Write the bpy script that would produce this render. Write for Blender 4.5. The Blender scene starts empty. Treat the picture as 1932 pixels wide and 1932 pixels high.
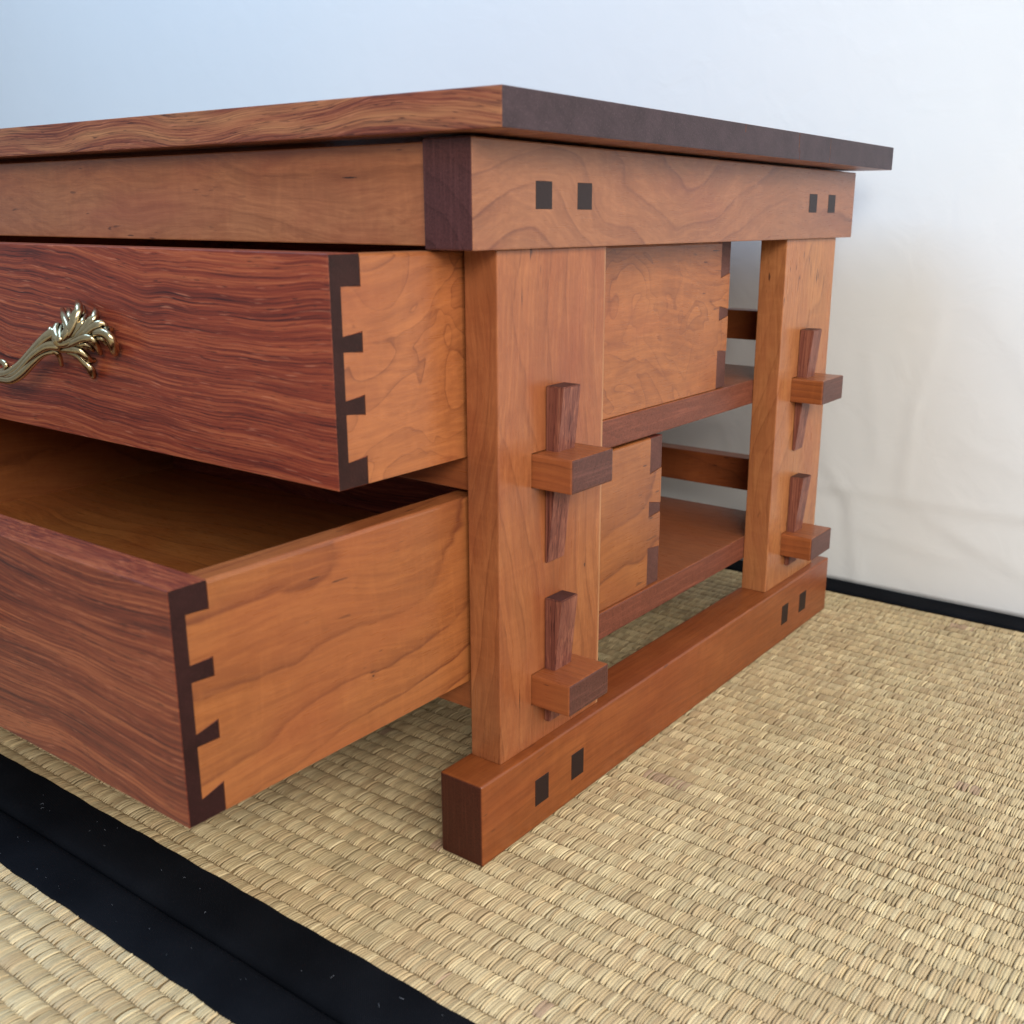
import bpy, bmesh, math, random
import numpy as np
from mathutils import Vector, Matrix
random.seed(7)
rng = np.random.default_rng(11)
S = bpy.context.scene
COL = S.collection

# ------------------------------------------------------------------ camera
YAW, PITCH, ROLL = 0.6314, -0.2699, 0.003
cam_d = bpy.data.cameras.new("camera")
cam = bpy.data.objects.new("camera", cam_d)
COL.objects.link(cam)
cy_, sy_, cp_, sp_ = math.cos(YAW), math.sin(YAW), math.cos(PITCH), math.sin(PITCH)
fwd = Vector((-sy_ * cp_, cy_ * cp_, sp_))
rgt = Vector((cy_, sy_, 0))
upv = rgt.cross(fwd)
cr_, sr_ = math.cos(ROLL), math.sin(ROLL)
r2 = rgt * cr_ + upv * sr_
u2 = upv * cr_ - rgt * sr_
cam.matrix_world = Matrix(((r2.x, u2.x, -fwd.x, 0.3620), (r2.y, u2.y, -fwd.y, -0.4366),
                           (r2.z, u2.z, -fwd.z, 0.3882), (0, 0, 0, 1)))
cam_d.sensor_width = 36
cam_d.lens = 1981.38 / 1932 * 36
cam_d.shift_x = (966 - 1017.9) / 1932
cam_d.shift_y = (957.6 - 966) / 1932
cam_d.clip_start = 0.02
cam_d.clip_end = 50
cam_d.dof.use_dof = True
cam_d.dof.focus_distance = 0.74
cam_d.dof.aperture_fstop = 11
S.camera = cam

# ------------------------------------------------------------------ light
w = bpy.data.worlds.new("World")
S.world = w
w.use_nodes = True
wn = w.node_tree
wn.nodes["Background"].inputs[0].default_value = (0.82, 0.91, 1.0, 1)
wn.nodes["Background"].inputs[1].default_value = 0.45


def area(name, loc, target, size, power, color, size_y=None):
    l = bpy.data.lights.new(name, 'AREA')
    l.energy = power
    l.color = color
    l.size = size
    if size_y:
        l.shape = 'RECTANGLE'
        l.size_y = size_y
    o = bpy.data.objects.new(name, l)
    COL.objects.link(o)
    o.location = loc
    d = Vector(target) - Vector(loc)
    o.rotation_euler = d.to_track_quat('-Z', 'Y').to_euler()
    return o


area("side_window_light", (1.55, -0.05, 0.98), (-0.05, 0.25, 0.15), 1.2, 21, (1.0, 0.955, 0.88), 0.9)
area("front_window_light", (1.30, -1.40, 1.20), (-0.2, -0.05, 0.15), 0.8, 36, (1.0, 0.94, 0.855), 0.7)
area("upper_cool_light", (-0.85, -0.65, 1.8), (-0.6, 0.64, 0.60), 1.6, 31, (0.36, 0.62, 1.0), 0.8)

S.view_settings.view_transform = 'Standard'
S.view_settings.look = 'None'
S.view_settings.exposure = -0.04
S.view_settings.gamma = 1.0
S.render.engine = 'CYCLES'


# ------------------------------------------------------------------ material helpers
class NT:
    def __init__(self, name):
        self.m = bpy.data.materials.new(name)
        self.m.use_nodes = True
        self.t = self.m.node_tree
        self.b = self.t.nodes["Principled BSDF"]

    def n(self, typ, **kw):
        nd = self.t.nodes.new(typ)
        for k, v in kw.items():
            if k.startswith('i_'):
                nd.inputs[k[2:].replace('_', ' ')].default_value = v
            else:
                setattr(nd, k, v)
        return nd

    def l(self, a, b):
        self.t.links.new(a, b)

    def val(self, x, sock):
        if isinstance(x, (int, float)):
            sock.default_value = x
        elif isinstance(x, (tuple, list)):
            sock.default_value = x
        else:
            self.l(x, sock)

    def math(self, op, a, b=0.0, c=0.0, clamp=False):
        nd = self.n('ShaderNodeMath', operation=op, use_clamp=clamp)
        self.val(a, nd.inputs[0]); self.val(b, nd.inputs[1]); self.val(c, nd.inputs[2])
        return nd.outputs[0]

    def vmath(self, op, a, b=(0, 0, 0)):
        nd = self.n('ShaderNodeVectorMath', operation=op)
        self.val(a, nd.inputs[0]); self.val(b, nd.inputs[1])
        return nd

    def noise(self, vec, scale=1.0, detail=2.0, rough=0.5, dist=0.0, color=False):
        nd = self.n('ShaderNodeTexNoise')
        self.l(vec, nd.inputs['Vector'])
        nd.inputs['Scale'].default_value = scale
        nd.inputs['Detail'].default_value = detail
        nd.inputs['Roughness'].default_value = rough
        nd.inputs['Distortion'].default_value = dist
        return nd.outputs['Color' if color else 'Fac']

    def ramp(self, fac, stops, interp='LINEAR'):
        nd = self.n('ShaderNodeValToRGB')
        cr = nd.color_ramp
        cr.interpolation = interp
        while len(cr.elements) < len(stops):
            cr.elements.new(0.5)
        for e, (p, c) in zip(cr.elements, stops):
            e.position = p
            e.color = (*c, 1) if len(c) == 3 else c
        self.l(fac, nd.inputs[0])
        return nd.outputs[0]

    def mix(self, fac, a, b, mode='MIX'):
        nd = self.n('ShaderNodeMix', data_type='RGBA', blend_type=mode)
        self.val(fac, nd.inputs[0])
        for x, s in ((a, nd.inputs[6]), (b, nd.inputs[7])):
            if isinstance(x, tuple):
                s.default_value = (*x, 1)
            else:
                self.l(x, s)
        return nd.outputs[2]

    def mr(self, v, a, b, c, d):
        nd = self.n('ShaderNodeMapRange')
        self.val(v, nd.inputs[0])
        for i, q in enumerate((a, b, c, d)):
            nd.inputs[i + 1].default_value = q
        return nd.outputs[0]


def g(v):
    return (v, v, v)


def scaled(t, vec, ax, along, across):
    s = [across] * 3
    s[ax] = along
    return t.vmath('MULTIPLY', vec, tuple(s)).outputs[0]


def wood_common(t, ax):
    tc = t.n('ShaderNodeTexCoord')
    oi = t.n('ShaderNodeObjectInfo')
    off = t.vmath('MULTIPLY', oi.outputs['Color'], (3, 3, 3)).outputs[0]
    P = t.vmath('ADD', tc.outputs['Object'], off).outputs[0]
    nrm = t.n('ShaderNodeSeparateXYZ')
    t.l(tc.outputs['Normal'], nrm.inputs[0])
    endg = t.math('ABSOLUTE', nrm.outputs[ax])
    endg = t.mr(endg, 0.6, 0.95, 0.0, 1.0)
    return P, endg, tc


def cherry(name, ax, ring=0.009, tilt=0.05, light=(0.385, 0.140, 0.048), mid=(0.315, 0.102, 0.033),
           dark=(0.15, 0.042, 0.016), endcol=(0.115, 0.042, 0.026), contrast=1.0, wav=1.0, rough=0.30, coat=0.3, spots=(), figured=False, sap=None, coatr=0.22):
    """solid cherry: growth rings about a tilted pith, mineral streaks, curl and pores"""
    t = NT(name)
    P, endg, tc = wood_common(t, ax)
    other = [i for i in range(3) if i != ax]
    # slow waviness of the trunk
    wv = t.noise(scaled(t, P, ax, 3.2, 5.5), 1.0, 2.0, 0.45, 0.0, True)
    wv = t.vmath('SUBTRACT', wv, (0.5, 0.5, 0.5)).outputs[0]
    wv = t.vmath('MULTIPLY', wv, g(0.085 * wav)).outputs[0]
    Q = t.vmath('ADD', P, wv).outputs[0]
    w2 = t.noise(scaled(t, P, ax, 22, 40), 1.0, 2.0, 0.5, 0.0, True)
    w2 = t.vmath('MULTIPLY', t.vmath('SUBTRACT', w2, g(0.5)).outputs[0], g(0.0055 * wav)).outputs[0]
    Q = t.vmath('ADD', Q, w2).outputs[0]
    sp = t.n('ShaderNodeSeparateXYZ')
    t.l(Q, sp.inputs[0])
    a, b, c = sp.outputs[other[0]], sp.outputs[other[1]], sp.outputs[ax]
    a = t.math('ADD', t.math('PINGPONG', a, 0.37), t.math('MULTIPLY', c, tilt))
    b = t.math('ADD', t.math('PINGPONG', b, 0.41), t.math('MULTIPLY', c, -tilt * 0.7))
    r = t.math('SQRT', t.math('ADD', t.math('MULTIPLY', a, a), t.math('MULTIPLY', b, b)))
    if figured:
        cn = t.noise(scaled(t, P, ax, 15, 19), 1.0, 2.0, 0.5, 0.9)
        r = t.math('ADD', t.math('MULTIPLY', cn, ring * 7.0), t.math('MULTIPLY', r, 0.4))
    f = t.math('FRACT', t.math('DIVIDE', r, ring))
    ringv = t.ramp(f, [(0.0, g(0.0)), (0.50, g(0.12)), (0.86, g(0.42)), (0.94, g(1.0)), (0.975, g(0.3)), (1.0, g(0.0))])
    # each ring fades in and out
    amp = t.mr(t.noise(scaled(t, P, ax, 5, 16), 1.0, 1.0), 0.32, 0.62, 0.5, 1.3)
    ringv = t.math('MULTIPLY', ringv, t.math('MULTIPLY', amp, contrast))
    blot = t.noise(scaled(t, P, ax, 14, 26), 1.0, 3.0, 0.55, 0.6)
    base = t.mix(t.mr(blot, 0.3, 0.7, 0.0, 1.0), light, mid)
    tone = t.noise(P, 5.0, 1.0)
    base = t.mix(t.mr(tone, 0.35, 0.65, 0.0, 0.35), base, tuple(v * 0.95 + d for v, d in zip(mid, (0.05, 0.006, 0.012))))
    col = t.mix(t.math('MULTIPLY', ringv, 0.85, 0.0, True), base, dark)
    fib = t.noise(scaled(t, P, ax, 45, 1100), 1.0, 2.0, 0.6)
    col = t.mix(t.mr(fib, 0.35, 0.7, 0.0, 0.30), col, t.mix(0.5, col, dark))
    fb2 = t.noise(scaled(t, Q, ax, 9, 330), 1.0, 4.0, 0.65)
    col = t.mix(t.mr(fb2, 0.50, 0.68, 0.0, 0.38), col, t.mix(0.75, col, dark))
    col = t.mix(t.mr(fb2, 0.50, 0.34, 0.0, 0.22), col, tuple(min(1, v * 1.4) for v in light))
    curl = t.noise(scaled(t, P, ax, 130, 30), 1.0, 2.0, 0.5, 1.2)
    col = t.mix(t.mr(curl, 0.50, 0.78, 0.0, 0.13), col, tuple(min(1, v * 1.45) for v in light))
    mot = t.noise(scaled(t, P, ax, 55, 38), 1.0, 4.0, 0.65, 1.5)
    col = t.mix(t.mr(mot, 0.50, 0.72, 0.0, 0.26), col, tuple(v * 0.72 for v in mid))
    tint2 = t.noise(scaled(t, P, ax, 6, 17), 1.0, 3.0, 0.5, 0.5)
    col = t.mix(t.mr(tint2, 0.50, 0.72, 0.0, 0.40), col, (mid[0] * 0.95, mid[1] * 0.72, mid[2] * 1.0))
    # rare dark mineral flecks
    fl = t.noise(scaled(t, P, ax, 60, 330), 1.0, 1.0)
    msk = t.mr(t.noise(P, 13.0, 0.0), 0.62, 0.70, 0.0, 1.0)
    col = t.mix(t.math('MULTIPLY', t.mr(fl, 0.69, 0.74, 0.0, 0.8), msk), col, (0.05, 0.016, 0.012))
    for sx, sy, sz, ra, rl in spots:
        dv = t.vmath('SUBTRACT', tc.outputs['Object'], (sx, sy, sz)).outputs[0]
        sc = [1 / ra] * 3
        sc[ax] = 1 / rl
        dl = t.vmath('LENGTH', t.vmath('MULTIPLY', dv, tuple(sc)).outputs[0]).outputs['Value']
        dl = t.math('ADD', dl, t.math('MULTIPLY', t.math('SUBTRACT', t.noise(tc.outputs['Object'], 900.0, 2.0), 0.5), 1.4))
        col = t.mix(t.mr(dl, 1.0, 5.0, 0.35, 0.0), col, dark)
        col = t.mix(t.mr(dl, 0.6, 1.2, 0.95, 0.0), col, (0.03, 0.010, 0.008))
    if sap:
        sy = t.n('ShaderNodeSeparateXYZ')
        t.l(tc.outputs['Object'], sy.inputs[0])
        sv = t.math('ADD', sy.outputs[1], t.math('MULTIPLY', t.math('SUBTRACT', t.noise(scaled(t, P, ax, 8, 30), 1.0, 2.0), 0.5), 0.008))
        col = t.mix(t.mr(sv, sap, sap + 0.0025, 0.0, 0.65), col, (0.50, 0.27, 0.13))
    ec = t.mix(t.mr(t.noise(scaled(t, P, ax, 20, 700), 1.0, 2.0), 0.3, 0.7, 0.0, 1.0), endcol, tuple(min(1, v * 1.5) for v in endcol))
    ec = t.mix(t.math('MULTIPLY', ringv, 0.45), ec, tuple(v * 0.55 for v in endcol))
    pr = t.noise(P, 1000.0, 1.0)
    ec = t.mix(t.mr(pr, 0.60, 0.72, 0.0, 0.45), ec, tuple(min(1, v * 2.2) for v in endcol))
    ray = t.noise(scaled(t, P, (ax + 2) % 3, 620, 22), 1.0, 2.0)
    ec = t.mix(t.mr(ray, 0.52, 0.72, 0.0, 0.5), ec, tuple(min(1, v * 2.4) for v in endcol))
    col = t.mix(endg, col, ec)
    t.l(col, t.b.inputs['Base Color'])
    t.l(t.mr(fib, 0.3, 0.7, rough - 0.04, rough + 0.08), t.b.inputs['Roughness'])
    t.l(t.mr(endg, 0.0, 1.0, 0.36, 0.20), t.b.inputs['Specular IOR Level'])
    t.l(t.mr(endg, 0.0, 1.0, coat * 0.5, 0.0), t.b.inputs['Coat Weight'])
    t.b.inputs['Coat Roughness'].default_value = coatr
    bp = t.n('ShaderNodeBump')
    bp.inputs['Strength'].default_value = 0.12
    bp.inputs['Distance'].default_value = 0.0004
    t.l(t.math('ADD', fib, t.math('MULTIPLY', curl, 0.4)), bp.inputs['Height'])
    t.l(bp.outputs[0], t.b.inputs['Normal'])
    return t.m


def bubinga(name, ax, c_dark=(0.045, 0.011, 0.012), c_mid=(0.185, 0.036, 0.026), c_light=(0.42, 0.13, 0.068),
            endcol=(0.040, 0.015, 0.015), gold=0.0, fine=1.35, warp=0.024, tiltg=0.0):
    """red rosewood-like timber: wavy bands of fine dark and light fibre"""
    t = NT(name)
    P, endg, tc = wood_common(t, ax)
    WM = (1, 0, 0) if ax == 2 else (0, 0, 1)
    w1 = t.noise(scaled(t, P, ax, 5.5, 6.5), 1.0, 1.0, 0.4, 0.0, True)
    w1 = t.vmath('MULTIPLY', t.vmath('SUBTRACT', w1, g(0.5)).outputs[0], tuple(v * warp * 2.2 for v in WM)).outputs[0]
    w2 = t.noise(scaled(t, P, ax, 24, 20), 1.0, 1.0, 0.4, 0.0, True)
    w2 = t.vmath('MULTIPLY', t.vmath('SUBTRACT', w2, g(0.5)).outputs[0], tuple(v * warp * 0.22 for v in WM)).outputs[0]
    Q = t.vmath('ADD', t.vmath('ADD', P, w1).outputs[0], w2).outputs[0]
    if tiltg:
        sx = t.n('ShaderNodeSeparateXYZ')
        t.l(P, sx.inputs[0])
        cx = t.n('ShaderNodeCombineXYZ')
        t.l(t.math('MULTIPLY', sx.outputs[0], tiltg), cx.inputs[2])
        Q = t.vmath('ADD', Q, cx.outputs[0]).outputs[0]
    big = t.noise(scaled(t, Q, ax, 1.6, 95 * fine), 1.0, 3.0, 0.6)
    med = t.noise(scaled(t, Q, ax, 7, 520 * fine), 1.0, 3.0, 0.6)
    fin = t.noise(scaled(t, Q, ax, 22, 1000 * fine), 1.0, 3.0, 0.6)
    s = t.math('ADD', t.math('MULTIPLY', big, 0.34), t.math('ADD', t.math('MULTIPLY', med, 0.56), t.math('MULTIPLY', fin, 0.38)))
    s = t.mr(s, 0.46, 0.81, 0.0, 1.0)
    l1 = t.math('ABSOLUTE', t.math('SUBTRACT', t.noise(scaled(t, Q, ax, 6, 480 * fine), 1.0, 2.0, 0.5), 0.5))
    l1 = t.mr(l1, 0.0, 0.035, 1.0, 0.0)
    l1m = t.mr(t.noise(scaled(t, Q, ax, 16, 90), 1.0, 1.0), 0.40, 0.62, 0.0, 1.0)
    l1 = t.math('MULTIPLY', l1, l1m)
    col = t.ramp(s, [(0.0, c_light), (0.26, tuple((a + b) / 2 for a, b in zip(c_light, c_mid))), (0.55, c_mid), (0.80, tuple((a + b) / 2 for a, b in zip(c_dark, c_mid))), (1.0, c_dark)])
    if gold:
        gm = t.mr(t.noise(scaled(t, Q, ax, 9, 120), 1.0, 3.0), 0.45, 0.7, 0.0, gold)
        col = t.mix(gm, col, (0.56, 0.27, 0.11))
        col = t.mix(t.mr(fin, 0.52, 0.66, 0.0, 0.55), col, (0.09, 0.025, 0.02))
    col = t.mix(t.math('MULTIPLY', l1, 0.5), col, tuple(v * 0.8 for v in c_dark))
    # short dark pores
    po = t.noise(scaled(t, Q, ax, 85, 1500), 1.0, 1.0)
    col = t.mix(t.mr(po, 0.64, 0.72, 0.0, 0.75), col, (0.028, 0.008, 0.009))
    hl = t.noise(scaled(t, Q, ax, 60, 1300), 1.0, 1.0)
    col = t.mix(t.mr(hl, 0.66, 0.74, 0.0, 0.45), col, (0.50, 0.18, 0.10))
    ef = t.noise(scaled(t, P, ax, 10, 60), 1.0, 3.0, 0.6)
    ec = t.mix(t.mr(ef, 0.35, 0.65, 0.0, 1.0), endcol, tuple(v * 1.45 for v in endcol))
    sx2 = t.n('ShaderNodeSeparateXYZ')
    t.l(t.vmath('ADD', P, t.vmath('MULTIPLY', t.noise(P, 14.0, 2.0, 0.5, 0.0, True), g(0.010)).outputs[0]).outputs[0], sx2.inputs[0])
    arc = t.math('FRACT', t.math('MULTIPLY', t.math('ADD', t.math('MULTIPLY', sx2.outputs[(ax + 1) % 3], 0.55), sx2.outputs[(ax + 2) % 3]), 190.0))
    ec = t.mix(t.mr(arc, 0.55, 1.0, 0.0, 0.16), ec, tuple(v * 0.5 for v in endcol))
    pr = t.noise(P, 1100.0, 1.0)
    ec = t.mix(t.mr(pr, 0.60, 0.72, 0.0, 0.6), ec, tuple(v * 2.6 for v in endcol))
    col = t.mix(endg, col, ec)
    t.l(col, t.b.inputs['Base Color'])
    t.l(t.mix(endg, t.mr(fin, 0.3, 0.7, 0.33, 0.46), g(0.40)), t.b.inputs['Roughness'])
    t.l(t.mr(endg, 0.0, 1.0, 0.30, 0.18), t.b.inputs['Specular IOR Level'])
    t.b.inputs['Coat Roughness'].default_value = 0.25
    bp = t.n('ShaderNodeBump')
    bp.inputs['Strength'].default_value = 0.22
    bp.inputs['Distance'].default_value = 0.0005
    t.l(t.math('SUBTRACT', 1.0, po), bp.inputs['Height'])
    t.l(bp.outputs[0], t.b.inputs['Normal'])
    return t.m


C_Y = cherry('cherry_drawer_y', 1, ring=0.013, tilt=0.09, wav=1.1, light=(0.325, 0.115, 0.034), mid=(0.262, 0.083, 0.022), coat=0.5, spots=[(-0.0334, -0.0532, 0.1397, 0.0006, 0.0010)])
C_YF = cherry('cherry_figured_y', 1, ring=0.020, tilt=0.06, wav=1.2, contrast=0.9, figured=True, light=(0.365, 0.130, 0.040), mid=(0.285, 0.090, 0.026))
C_Z = cherry('cherry_grain_z', 2, ring=0.010, tilt=0.16, wav=1.0, contrast=0.55, light=(0.345, 0.128, 0.045), mid=(0.245, 0.073, 0.024),
             spots=[(-0.0075, 0.1199, 0.1641, 0.0007, 0.0014), (-0.0075, 0.0511, 0.3441, 0.0003, 0.004), (-0.0075, 0.0480, 0.0930, 0.0003, 0.008)], sap=0.1365)
C_Z2 = cherry('cherry_post_z', 2, ring=0.011, tilt=0.15, wav=1.2, contrast=0.5, light=(0.43, 0.185, 0.066), mid=(0.345, 0.125, 0.042))
C_X = cherry('cherry_grain_x', 0, ring=0.012, tilt=0.05, wav=1.0, contrast=0.8, light=(0.31, 0.095, 0.028), mid=(0.24, 0.068, 0.019))
C_BOT = cherry('cherry_drawer_bottom', 0, ring=0.02, tilt=0.05, wav=1.0, contrast=0.5, light=(0.56, 0.22, 0.062), mid=(0.48, 0.16, 0.040))
C_APR = cherry('cherry_apron', 0, ring=0.03, tilt=0.04, wav=1.3, contrast=0.5, light=(0.43, 0.165, 0.066), mid=(0.32, 0.100, 0.038),
               spots=[(-0.0981, 0.0075, 0.4096, 0.0005, 0.006)])
C_BEAM = cherry('cherry_beam', 1, ring=0.019, tilt=0.12, wav=2.0, contrast=1.1, light=(0.30, 0.125, 0.056), mid=(0.24, 0.090, 0.037), dark=(0.15, 0.05, 0.025), endcol=(0.055, 0.020, 0.019))
C_FOOT = cherry('cherry_foot_dark', 1, ring=0.006, tilt=0.01, wav=0.5, contrast=0.3, light=(0.275, 0.082, 0.022), mid=(0.205, 0.052, 0.012), dark=(0.095, 0.020, 0.005), endcol=(0.046, 0.012, 0.007), rough=0.34, coatr=0.18)
C_SHELF = cherry('cherry_shelf', 0, ring=0.012, tilt=0.05, wav=0.8, contrast=0.6, light=(0.31, 0.095, 0.03), mid=(0.24, 0.068, 0.02), endcol=(0.115, 0.036, 0.022))
C_TEN = cherry('cherry_tenon', 0, ring=0.006, tilt=0.03, wav=0.4, contrast=0.9, light=(0.31, 0.10, 0.030), mid=(0.25, 0.072, 0.02), endcol=(0.07, 0.027, 0.021))
B_X = bubinga('bubinga_grain_x', 0, c_dark=(0.035, 0.008, 0.009), c_mid=(0.200, 0.034, 0.017), c_light=(0.41, 0.108, 0.042), endcol=(0.019, 0.006, 0.005), tiltg=0.07)
B_TOP = bubinga('bubinga_top', 0, c_light=(0.42, 0.16, 0.07), c_mid=(0.20, 0.052, 0.028), gold=0.45, fine=1.7, warp=0.022, endcol=(0.034, 0.021, 0.025))
B_LOW = bubinga('bubinga_lower_front', 0, c_light=(0.38, 0.115, 0.048), c_mid=(0.175, 0.036, 0.019), endcol=(0.019, 0.006, 0.006), fine=1.15, warp=0.018)
B_Z = bubinga('bubinga_wedge_z', 2, c_light=(0.30, 0.12, 0.075), c_mid=(0.17, 0.055, 0.038), fine=1.4, warp=0.006)
B_PIN = bubinga('bubinga_back_x', 0, endcol=(0.075, 0.030, 0.024))


def plug_mat():
    t = NT('dark_plug_end_grain')
    tc = t.n('ShaderNodeTexCoord')
    n1 = t.noise(tc.outputs['Object'], 900.0, 2.0)
    t.l(t.mix(n1, (0.010, 0.005, 0.005), (0.026, 0.013, 0.013)), t.b.inputs['Base Color'])
    t.b.inputs['Specular IOR Level'].default_value = 0.25
    t.b.inputs['Roughness'].default_value = 0.42
    return t.m


PLUG = plug_mat()


def brass_mat():
    t = NT('antique_brass')
    geo = t.n('ShaderNodeNewGeometry')
    tc = t.n('ShaderNodeTexCoord')
    ao = t.n('ShaderNodeAmbientOcclusion')
    ao.inputs['Distance'].default_value = 0.006
    ao.samples = 8
    pt = t.mr(geo.outputs['Pointiness'], 0.42, 0.56, 0.0, 1.0)
    n1 = t.noise(tc.outputs['Object'], 300.0, 3.0)
    # tarnish in the hollows of the casting, with shade and dark reflections painted in
    tar_shade = t.math('MULTIPLY', t.mr(ao.outputs['AO'], 0.4, 0.85, 0.0, 1.0), t.mr(n1, 0.2, 0.6, 0.8, 1.0))
    c = t.mix(tar_shade, (0.022, 0.017, 0.013), t.mix(pt, (0.30, 0.195, 0.065), (0.60, 0.49, 0.30)))
    t.l(c, t.b.inputs['Base Color'])
    t.b.inputs['Metallic'].default_value = 1.0
    t.l(t.mr(n1, 0.3, 0.7, 0.16, 0.26), t.b.inputs['Roughness'])
    return t.m


BRASS = brass_mat()


def reed_mat():
    t = NT('woven_rush')
    at = t.n('ShaderNodeAttribute', attribute_name='tint')
    tc = t.n('ShaderNodeTexCoord')
    st = t.noise(scaled(t, tc.outputs['Object'], 1, 60, 2600), 1.0, 2.0, 0.6)
    c = t.mix(t.mr(st, 0.35, 0.7, 0.0, 0.35), at.outputs['Color'], (0.20, 0.125, 0.06))
    big = t.noise(tc.outputs['Object'], 7.0, 2.0)
    c = t.mix(t.mr(big, 0.4, 0.65, 0.0, 0.12), c, (0.44, 0.27, 0.15))
    t.l(c, t.b.inputs['Base Color'])
    t.b.inputs['Roughness'].default_value = 0.52
    t.b.inputs['Specular IOR Level'].default_value = 0.35
    return t.m


REED = reed_mat()


def flat_reed_mat():
    t = NT('rush_mat_far')
    tc = t.n('ShaderNodeTexCoord')
    st = t.noise(scaled(t, tc.outputs['Object'], 1, 80, 520), 1.0, 2.0, 0.6)
    c = t.mix(st, (0.28, 0.185, 0.085), (0.42, 0.30, 0.155))
    t.l(c, t.b.inputs['Base Color'])
    t.b.inputs['Roughness'].default_value = 0.7
    return t.m


REED_FLAT = flat_reed_mat()


def cloth_black():
    t = NT('black_border_cloth')
    tc = t.n('ShaderNodeTexCoord')
    P = tc.outputs['Object']
    wx = t.n('ShaderNodeTexWave', wave_type='BANDS', bands_direction='DIAGONAL')
    wx.inputs['Scale'].default_value = 420
    wx.inputs['Distortion'].default_value = 0.6
    t.l(P, wx.inputs['Vector'])
    n1 = t.noise(P, 18.0, 3.0)
    n2 = t.noise(P, 1600.0, 2.0)
    c = t.mix(t.mr(n1, 0.35, 0.7, 0.0, 1.0), (0.0028, 0.0034, 0.0052), (0.0060, 0.0070, 0.0098))
    c = t.mix(t.mr(n2, 0.66, 0.78, 0.0, 0.5), c, (0.02, 0.023, 0.03))
    t.l(c, t.b.inputs['Base Color'])
    t.b.inputs['Roughness'].default_value = 0.85
    t.b.inputs['Specular IOR Level'].default_value = 0.07
    bp = t.n('ShaderNodeBump')
    bp.inputs['Strength'].default_value = 0.5
    bp.inputs['Distance'].default_value = 0.0002
    t.l(wx.outputs['Fac'], bp.inputs['Height'])
    t.l(bp.outputs[0], t.b.inputs['Normal'])
    return t.m


BLACK = cloth_black()


def simple(name, col, rough=0.7):
    t = NT(name)
    tc = t.n('ShaderNodeTexCoord')
    n1 = t.noise(tc.outputs['Object'], 40.0, 3.0)
    t.l(t.mix(n1, tuple(v * 0.9 for v in col), tuple(min(1, v * 1.08) for v in col)), t.b.inputs['Base Color'])
    t.b.inputs['Roughness'].default_value = rough
    return t.m


def sheet_mat():
    t = NT('white_cotton_sheet')
    tc = t.n('ShaderNodeTexCoord')
    P = tc.outputs['Object']
    n1 = t.noise(P, 2.6, 3.0)
    t.l(t.mix(n1, (0.68, 0.695, 0.705), (0.745, 0.745, 0.73)), t.b.inputs['Base Color'])
    t.b.inputs['Roughness'].default_value = 0.8
    t.b.inputs['Specular IOR Level'].default_value = 0.2
    n2 = t.noise(P, 700.0, 2.0)
    n3 = t.noise(P, 24.0, 3.0, 0.5, 0.8)
    bp = t.n('ShaderNodeBump')
    bp.inputs['Strength'].default_value = 0.25
    bp.inputs['Distance'].default_value = 0.003
    t.l(t.math('ADD', t.math('MULTIPLY', n2, 0.06), n3), bp.inputs['Height'])
    t.l(bp.outputs[0], t.b.inputs['Normal'])
    return t.m


SHEET = sheet_mat()
LINT = simple('pale_lint', (0.22, 0.24, 0.28), 0.9)
FLOORM = simple('pale_floor', (0.5, 0.47, 0.42), 0.6)


# ------------------------------------------------------------------ object helpers
def empty(name, loc=(0, 0, 0)):
    o = bpy.data.objects.new(name, None)
    o.location = loc
    o.empty_display_size = 0.05
    COL.objects.link(o)
    return o


seed_n = [0]


def put(name, me, mat, parent=None, seed=None, label=None):
    o = bpy.data.objects.new(name, me)
    COL.objects.link(o)
    if mat:
        me.materials.append(mat)
    o.parent = parent
    if seed is None:
        seed_n[0] += 1
        r = random.Random(seed_n[0] * 77)
        seed = (r.random(), r.random(), r.random())
    o.color = (*seed, 1)
    if label:
        o['label'] = label
    return o


def box_bm(bm, x0, x1, y0, y1, z0, z1, bev=0.0, seg=2):
    vs = [bm.verts.new((x, y, z)) for x in (x0, x1) for y in (y0, y1) for z in (z0, z1)]
    fs = [(0, 1, 3, 2), (4, 6, 7, 5), (0, 4, 5, 1), (2, 3, 7, 6), (0, 2, 6, 4), (1, 5, 7, 3)]
    faces = [bm.faces.new([vs[i] for i in f]) for f in fs]
    if bev:
        es = set(e for f in faces for e in f.edges)
        bmesh.ops.bevel(bm, geom=list(es), offset=bev, segments=seg, profile=0.6, affect='EDGES')


def mesh_of(bm, name):
    bmesh.ops.recalc_face_normals(bm, faces=bm.faces)
    me = bpy.data.meshes.new(name)
    bm.to_mesh(me)
    bm.free()
    return me


def box(name, x0, x1, y0, y1, z0, z1, mat, parent=None, bev=0.0007, seg=2, seed=None, label=None):
    bm = bmesh.new()
    box_bm(bm, x0, x1, y0, y1, z0, z1, bev, seg)
    return put(name, mesh_of(bm, name), mat, parent, seed, label)


def prism_x(bm, poly, x0, x1, bev=0.0):
    a = [bm.verts.new((x0, y, z)) for y, z in poly]
    b = [bm.verts.new((x1, y, z)) for y, z in poly]
    n = len(poly)
    fs = [bm.faces.new(a), bm.faces.new(b)]
    for i in range(n):
        fs.append(bm.faces.new((a[i], a[(i + 1) % n], b[(i + 1) % n], b[i])))
    if bev:
        es = set(e for f in fs for e in f.edges)
        bmesh.ops.bevel(bm, geom=list(es), offset=bev, segments=1, affect='EDGES')


def smooth(o):
    for p in o.data.polygons:
        p.use_smooth = True


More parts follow.
